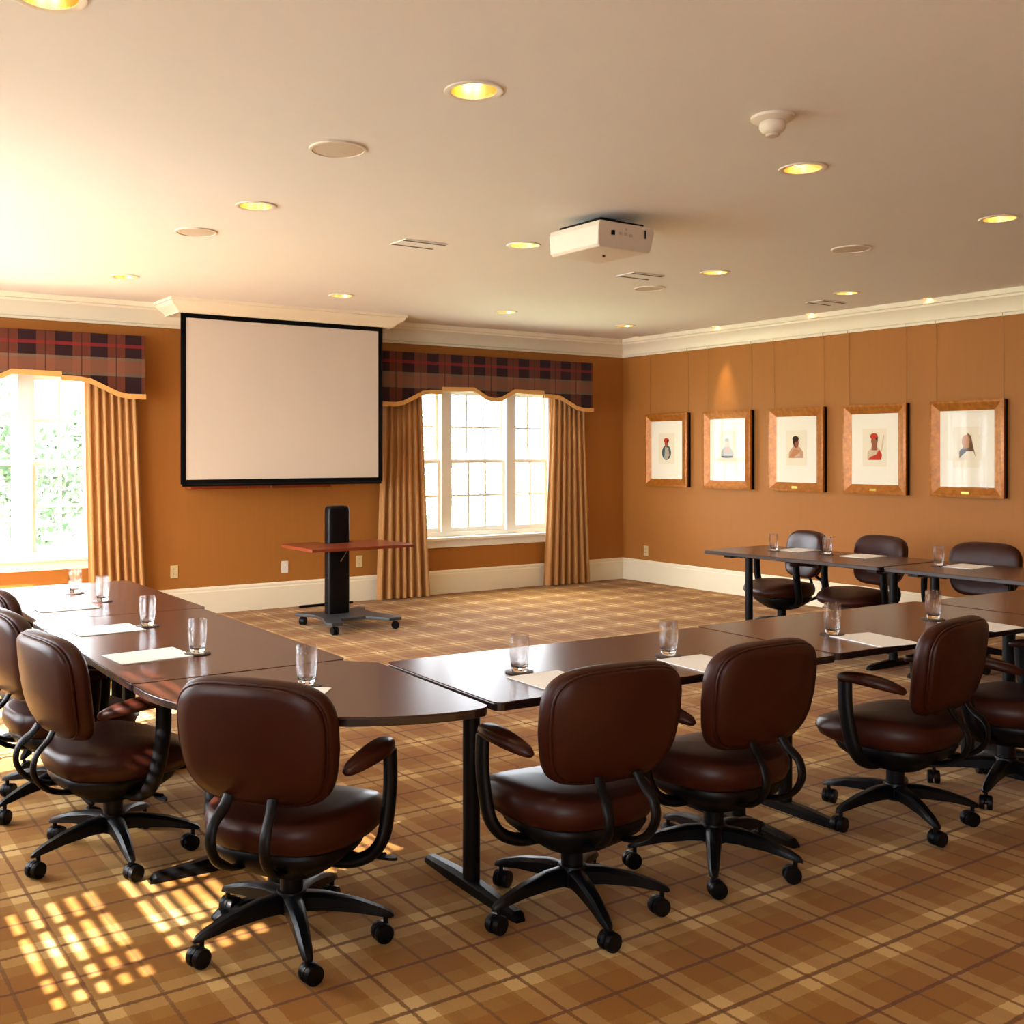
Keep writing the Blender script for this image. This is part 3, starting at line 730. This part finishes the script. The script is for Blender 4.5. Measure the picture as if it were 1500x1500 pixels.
# curved corner table
t = thing('corner_table', 'mahogany corner table with rounded outer edge joining the left and front rows', 'table', (1.86, 3.50, 0))
poly = [(-.055,-.005)]
poly = [(-.06, 0), (-.82, 0)]
for k in range(1, 20):
    a = PI+PI/2*k/20; poly.append((.0+.80*math.cos(a)*1.025, -.05+.845*math.sin(a)))
poly += [(-.02, -.885), (.0, -.865), (.045, -.11)]
top_mesh(poly, t); tleg(t, -.42, -.25, 'x', .22)

# ------------------------------------------------------------------ chairs
def make_chair():
    t = thing('office_chair', 'x', 'chair', (0, 0, 0), 0, 'brown leather conference chairs')
    # seat cushion
    def sf(x, y, z):
        zz = z - (.035*max(0, y-.06)/.19 if z > .38 else 0) - .015*(1-min(1, (x/.25)**2))*(1 if z > .44 else 0)
        return (x*(1-.12*max(0, (-y)/.24)), y+.022, zz)
    bm = bm_(); cushion(bm, .262, .262, [(.55,.330),(.86,.334),(.95,.348),(1.0,.378),(1.0,.402),(.965,.430),(.90,.446),(.75,.456),(.45,.460),(.1,.460)], 3.0, 48, sf)
    st = obj('seat', bm, 'leather', t, angle=80)
    bm = bm_(); cushion(bm, .215, .215, [(.36,.222),(.52,.232),(.74,.262),(.93,.294),(1.0,.322),(.97,.336)], 3.0, 40); obj('seat_pan', bm, 'black', t, angle=60)
    # backrest; built in local (x, z) then bent
    zc, hz, hx = .660, .186, .254
    def bf(off):
        def f(x, zz, y):
            k = zz/hz; xx = x*(1-.15*max(0, -k)**1.3+.015*max(0, k))
            return (xx, -.235 + y*1.0 + off + .55*xx*xx - .13*(zz) + .04*max(0, -k)**2, zc+zz + (.012*(1-(x/hx)**2) if k > 0 else 0))
        return f
    bm = bm_(); cushion(bm, hx, hz, [(.10,.044),(.6,.042),(.85,.034),(.95,.022),(1.0,.004),(1.0,-.012),(.975,-.028),(.94,-.034),(.5,-.036)], 4.2, 56, bf(0))
    obj('backrest', bm, 'leather', t, angle=80)
    bm = bm_(); cushion(bm, hx*.925, hz*.915, [(.96,-.0365),(1.0,-.040),(1.0,-.046),(.97,-.054),(.80,-.060),(.3,-.062),(.05,-.062)], 4.4, 56, bf(0))
    bp = obj('back_panel', bm, 'leather', t, angle=80)
    bm = bm_(); pth = []
    f = bf(0); e = 4.3
    for k in range(49):
        a = 2*PI*k/48; ca, sa = math.cos(a), math.sin(a)
        pth.append(f(hx*.94*math.copysign(abs(ca)**(2/e), ca), hz*.93*math.copysign(abs(sa)**(2/e), sa), -.040))
    tube(bm, pth, .0045, n=6); obj('piping', bm, 'leather', bp, angle=80)
    # S-shaped support bars
    for s in (-1, 1):
        bm = bm_(); tube(bm, smooth_path([(s*.07,-.252,.515),(s*.075,-.272,.485),(s*.085,-.315,.445),(s*.085,-.325,.385),(s*.08,-.285,.325),(s*.07,-.20,.290),(s*.06,-.06,.285)], 5), .018, .010, 10)
        obj('back_bar', bm, 'black', t, angle=60)
    # arms
    for s in (-1, 1):
        bm = bm_(); tube(bm, smooth_path([(s*.10,.00,.268),(s*.19,.00,.266),(s*.255,.01,.288),(s*.292,.02,.335),(s*.303,.035,.40),(s*.307,.05,.50),(s*.303,.055,.600)], 5), .020, .030, 12)
        ar = obj('armrest', bm, 'black', t, angle=60)
        bm = bm_()
        def af(x, y, z, s=s):
            k = y/.135; return (s*.297 + x*(1-.15*abs(k)) - s*.03*k*k*1 + s*.012*k, y-.035, .617+z+.012*k-.02*k*k)
        cushion(bm, .040, .135, [(.7,-.018),(.95,-.012),(1,.0),(.95,.012),(.75,.019),(.3,.021)], 2.4, 32, af)
        obj('arm_pad', bm, 'leather', ar, angle=80)
    bm = bm_(); box(bm, -.10, .10, -.13, .12, .262, .301); box(bm, -.06, .06, -.10, .06, .235, .262); obj('tilt_mechanism', bm, 'black', t, smooth=False, bevel=.012)
    bm = bm_(); tube(bm, smooth_path([(.09,.05,.28),(.16,.05,.272),(.22,.05,.268),(.29,.055,.278)], 4), .008, .008, 8, None); cushion(bm, .045, .014, [(1,.268),(1,.276)], 2.5, 16, lambda x, y, z: (x+.285, y+.05, z)); obj('lever', bm, 'black', t, angle=60)
    bm = bm_(); lathe(bm, [(.036, .15), (.036, .215), (.028, .22), (.024, .262)], 20); obj('gas_column', bm, 'black', t)
    bm = bm_(); lathe(bm, [(.03, .085), (.050, .095), (.052, .135), (.044, .158), (.03, .160)], 24); hub = obj('base_hub', bm, 'black', t)
    for k in range(5):
        a = 2*PI*k/5
        bm = bm_(); R = []
        for r, hw, z0, z1 in [(.030,.030,.100,.152),(.10,.026,.102,.150),(.20,.021,.094,.131),(.27,.018,.082,.108),(.305,.014,.076,.092),(.315,.006,.076,.082)]:
            R.append([bm.verts.new(p) for p in ((-hw, r, z0), (hw, r, z0), (hw, r, z1-.010), (hw*.55, r, z1), (-hw*.55, r, z1), (-hw, r, z1-.010))])
        for p, q in zip(R, R[1:]):
            for j in range(6): bm.faces.new([p[j], p[(j+1)%6], q[(j+1)%6], q[j]])
        bm.faces.new(R[0]); bm.faces.new(list(reversed(R[-1])))
        bmesh.ops.rotate(bm, verts=bm.verts, cent=(0,0,0), matrix=Matrix.Rotation(a, 3, 'Z'))
        lg = obj('base_leg', bm, 'black', hub, angle=40)
        bm = bm_(); caster_bm(bm, (0, 0), .030, rz=k*1.7, ztop=.079)
        for v in bm.verts: v.co = Matrix.Rotation(a, 4, 'Z') @ (v.co + Vector((0, .290, 0)))
        obj('caster', bm, 'black', lg)
    return t
ch0 = make_chair()
def place_chair(x, y, face, phase, label, first=[True]):
    """face: direction angle (deg) the sitter looks; phase: angle (deg) of one star leg"""
    rz = math.radians(face-90)
    if first[0]: first[0] = False; r = ch0; r.location = (x, y, 0); r.rotation_euler = (0, 0, rz); r['label'] = label
    else: r = dup(ch0, (x, y, 0), rz, label)
    for o in C.objects:
        if o.parent == r and o.name.startswith('base_hub'): o.rotation_euler = (0, 0, math.radians(phase-90)-rz)
    return r
place_chair(1.375, 2.99, 38, 38, 'brown leather office chair nearest the camera, at the curved corner table')
place_chair(2.23, 2.68, 84, 35, 'brown leather office chair right of the black table leg, second along the front row')
place_chair(2.91, 2.70, 88, 7, 'brown leather office chair in the front row whose seat overlaps its left neighbour')
place_chair(3.89, 2.63, 98, 27, 'brown leather office chair in the front row standing alone with its left arm clear')
place_chair(4.62, 2.58, 98, 50, 'brown leather office chair cut by the right edge of the picture')
place_chair(1.11, 3.99, 8, 50, 'brown leather office chair at the left row, whole in view, nearer of the left ones')
place_chair(1.10, 4.68, 5, 60, 'brown leather office chair at the left row, cut by the left picture edge')
place_chair(1.20, 5.45, 5, 20, 'brown leather office chair at the left row, only its top peeking behind the others')
place_chair(7.06, 5.81, 160, 20, 'brown leather office chair at the right row with turned seat, nearest the corner')
place_chair(7.12, 5.13, 170, 40, 'brown leather office chair at the right row, middle of the three')
place_chair(7.15, 4.25, 185, 10, 'brown leather office chair at the right row, broad back, nearest the picture edge')

# ------------------------------------------------------------------ glasses, coasters, papers
def make_glass():
    bm = bm_()
    lathe(bm, [(.001,.0),(.026,.0),(.029,.003),(.033,.03),(.0385,.075),(.0385,.11),(.0365,.147),(.0352,.148),(.0348,.146),(.0365,.11),(.0365,.075),(.031,.03),(.024,.019),(.001,.016)], 28, close=False)
    bm.faces.ensure_lookup_table()
    for f in bm.faces:
        if max(v.co.z for v in f.verts) > .031: f.material_index = 1
    o = obj('water_glass', bm, ['tumbler', 'glass_wall'], angle=60); return o
def make_coaster():
    bm = bm_(); lathe(bm, [(.048,.0),(.050,.001),(.050,.003),(.048,.004)], 32); return obj('coaster', bm, 'coaster')
def make_paper():
    bm = bm_(); box(bm, -.14, .14, -.108, .108, 0, .003); return obj('paper_pad', bm, 'paper', smooth=False)
g0, c0, p0 = make_glass(), make_coaster(), make_paper()
spots = [  # glass xy, paper xy, paper rot, description of place
 ((1.515,3.178),(1.39,3.06),48,'on the curved corner table'),
 ((2.23,2.965),(2.245,2.775),88,'on the front row just right of the corner table'),
 ((2.884,2.901),(2.885,2.715),86,'on the front row, second from the corner table'),
 ((3.803,2.867),(3.84,2.69),80,'on the front row, third from the corner table'),
 ((4.54,2.876),(4.56,2.66),86,'on the front row, rightmost'),
 ((1.405,3.906),(1.235,3.965),4,'on the left row before the nearest left chair'),
 ((1.443,4.647),(1.26,4.65),4,'on the left row before the second left chair'),
 ((1.489,5.549),(1.27,5.42),4,'in the sun patch of the left row, third along'),
 ((1.451,5.957),(1.25,6.10),4,'in the glare at the far end of the left row'),
 ((6.694,5.589),(6.90,5.52),4,'at the far end of the right row'),
 ((6.80,5.17),(6.90,4.93),4,'in the middle of the right row'),
 ((6.737,4.228),(6.86,4.10),4,'at the near end of the right row')]
for i, (g, p, r, d) in enumerate(spots):
    G_, K_, P_ = (g0, c0, p0) if i == 0 else (g0.copy(), c0.copy(), p0.copy())
    if i: [C.objects.link(o) for o in (G_, K_, P_)]
    G_.scale = (.93, .93, .87)
    K_.location = (*g, TH+.0005); G_.location = (*g, TH+.0048); P_.location = (*p, TH+.0005); P_.rotation_euler = (0, 0, math.radians(r))
    tag(G_, 'clear empty water tumbler standing '+d, 'glass', 'water tumblers on the tables')
    tag(K_, 'dark round coaster '+d, 'coaster', 'dark coasters under the tumblers')
    tag(P_, ('white paper pad lying '+d), 'paper', 'paper pads on the tables')

# ------------------------------------------------------------------ outside
bm = bm_(); box(bm, -9, XL-WT-.02, -6, 14, -.25, -.10); obj('bounce_ground', bm, 'bounce_ground', smooth=False, kind='structure')  # unseen pale slab, added to bounce sunlight through the left windows onto the ceiling
bm = bm_(); box(bm, -40, 45, YB+WT+.05, 60, -1.0, -.63); tag(obj('lawn', bm, 'grass', smooth=False), 'pale sunlit lawn outside the back windows', 'grass', kind='stuff')
def tree(x, y, h, r, seed, label, mat='leaf', n=2600):
    rnd = random.Random(seed); t = thing('tree', label, 'tree', (x, y, -.6), 0, 'trees outside the windows')
    bm = bm_(); tube(bm, smooth_path([(0,0,0),(.05,0,h*.3),(-.03,.02,h*.6),(0,0,h*.85)], 3), .12, n=8, taper=None); obj('trunk', bm, 'bark', t)
    bm = bm_(); blobs = [(rnd.gauss(0, r*.45), rnd.gauss(0, r*.4), h*(.35+.6*rnd.random()), r*rnd.uniform(.3, .55)) for _ in range(14)]
    for _ in range(n):
        bx_, by_, bz_, br = rnd.choice(blobs); d = Vector((rnd.gauss(0,1), rnd.gauss(0,1), rnd.gauss(0,1))).normalized()*br*rnd.uniform(.5, 1)
        p = Vector((bx_, by_, max(.15, bz_+d.z)))+Vector((d.x, d.y, 0)); s = rnd.uniform(.06, .13)
        a = Vector((rnd.gauss(0,1), rnd.gauss(0,1), rnd.gauss(0,1))).normalized(); b = a.orthogonal().normalized()
        bm.faces.new([bm.verts.new(p+a*s), bm.verts.new(p+b*s*.5), bm.verts.new(p-a*s), bm.verts.new(p-b*s*.5)])
    obj('foliage', bm, mat, t, smooth=False)
tree(2.2, 16.5, 2.9, 1.5, 11, 'leafy green shrub seen through the lower panes of the left back window', 'leaf')
tree(3.6, 19.0, 3.4, 1.6, 12, 'pale leafy tree behind the shrub through the left back window', 'leaf_pale')
tree(10.5, 18.5, 2.3, 1.4, 13, 'low pale bush seen through the lower panes of the right back window', 'leaf_pale')
tree(13.0, 22.0, 2.7, 1.6, 14, 'faint bush farther off through the right back window', 'leaf_pale')
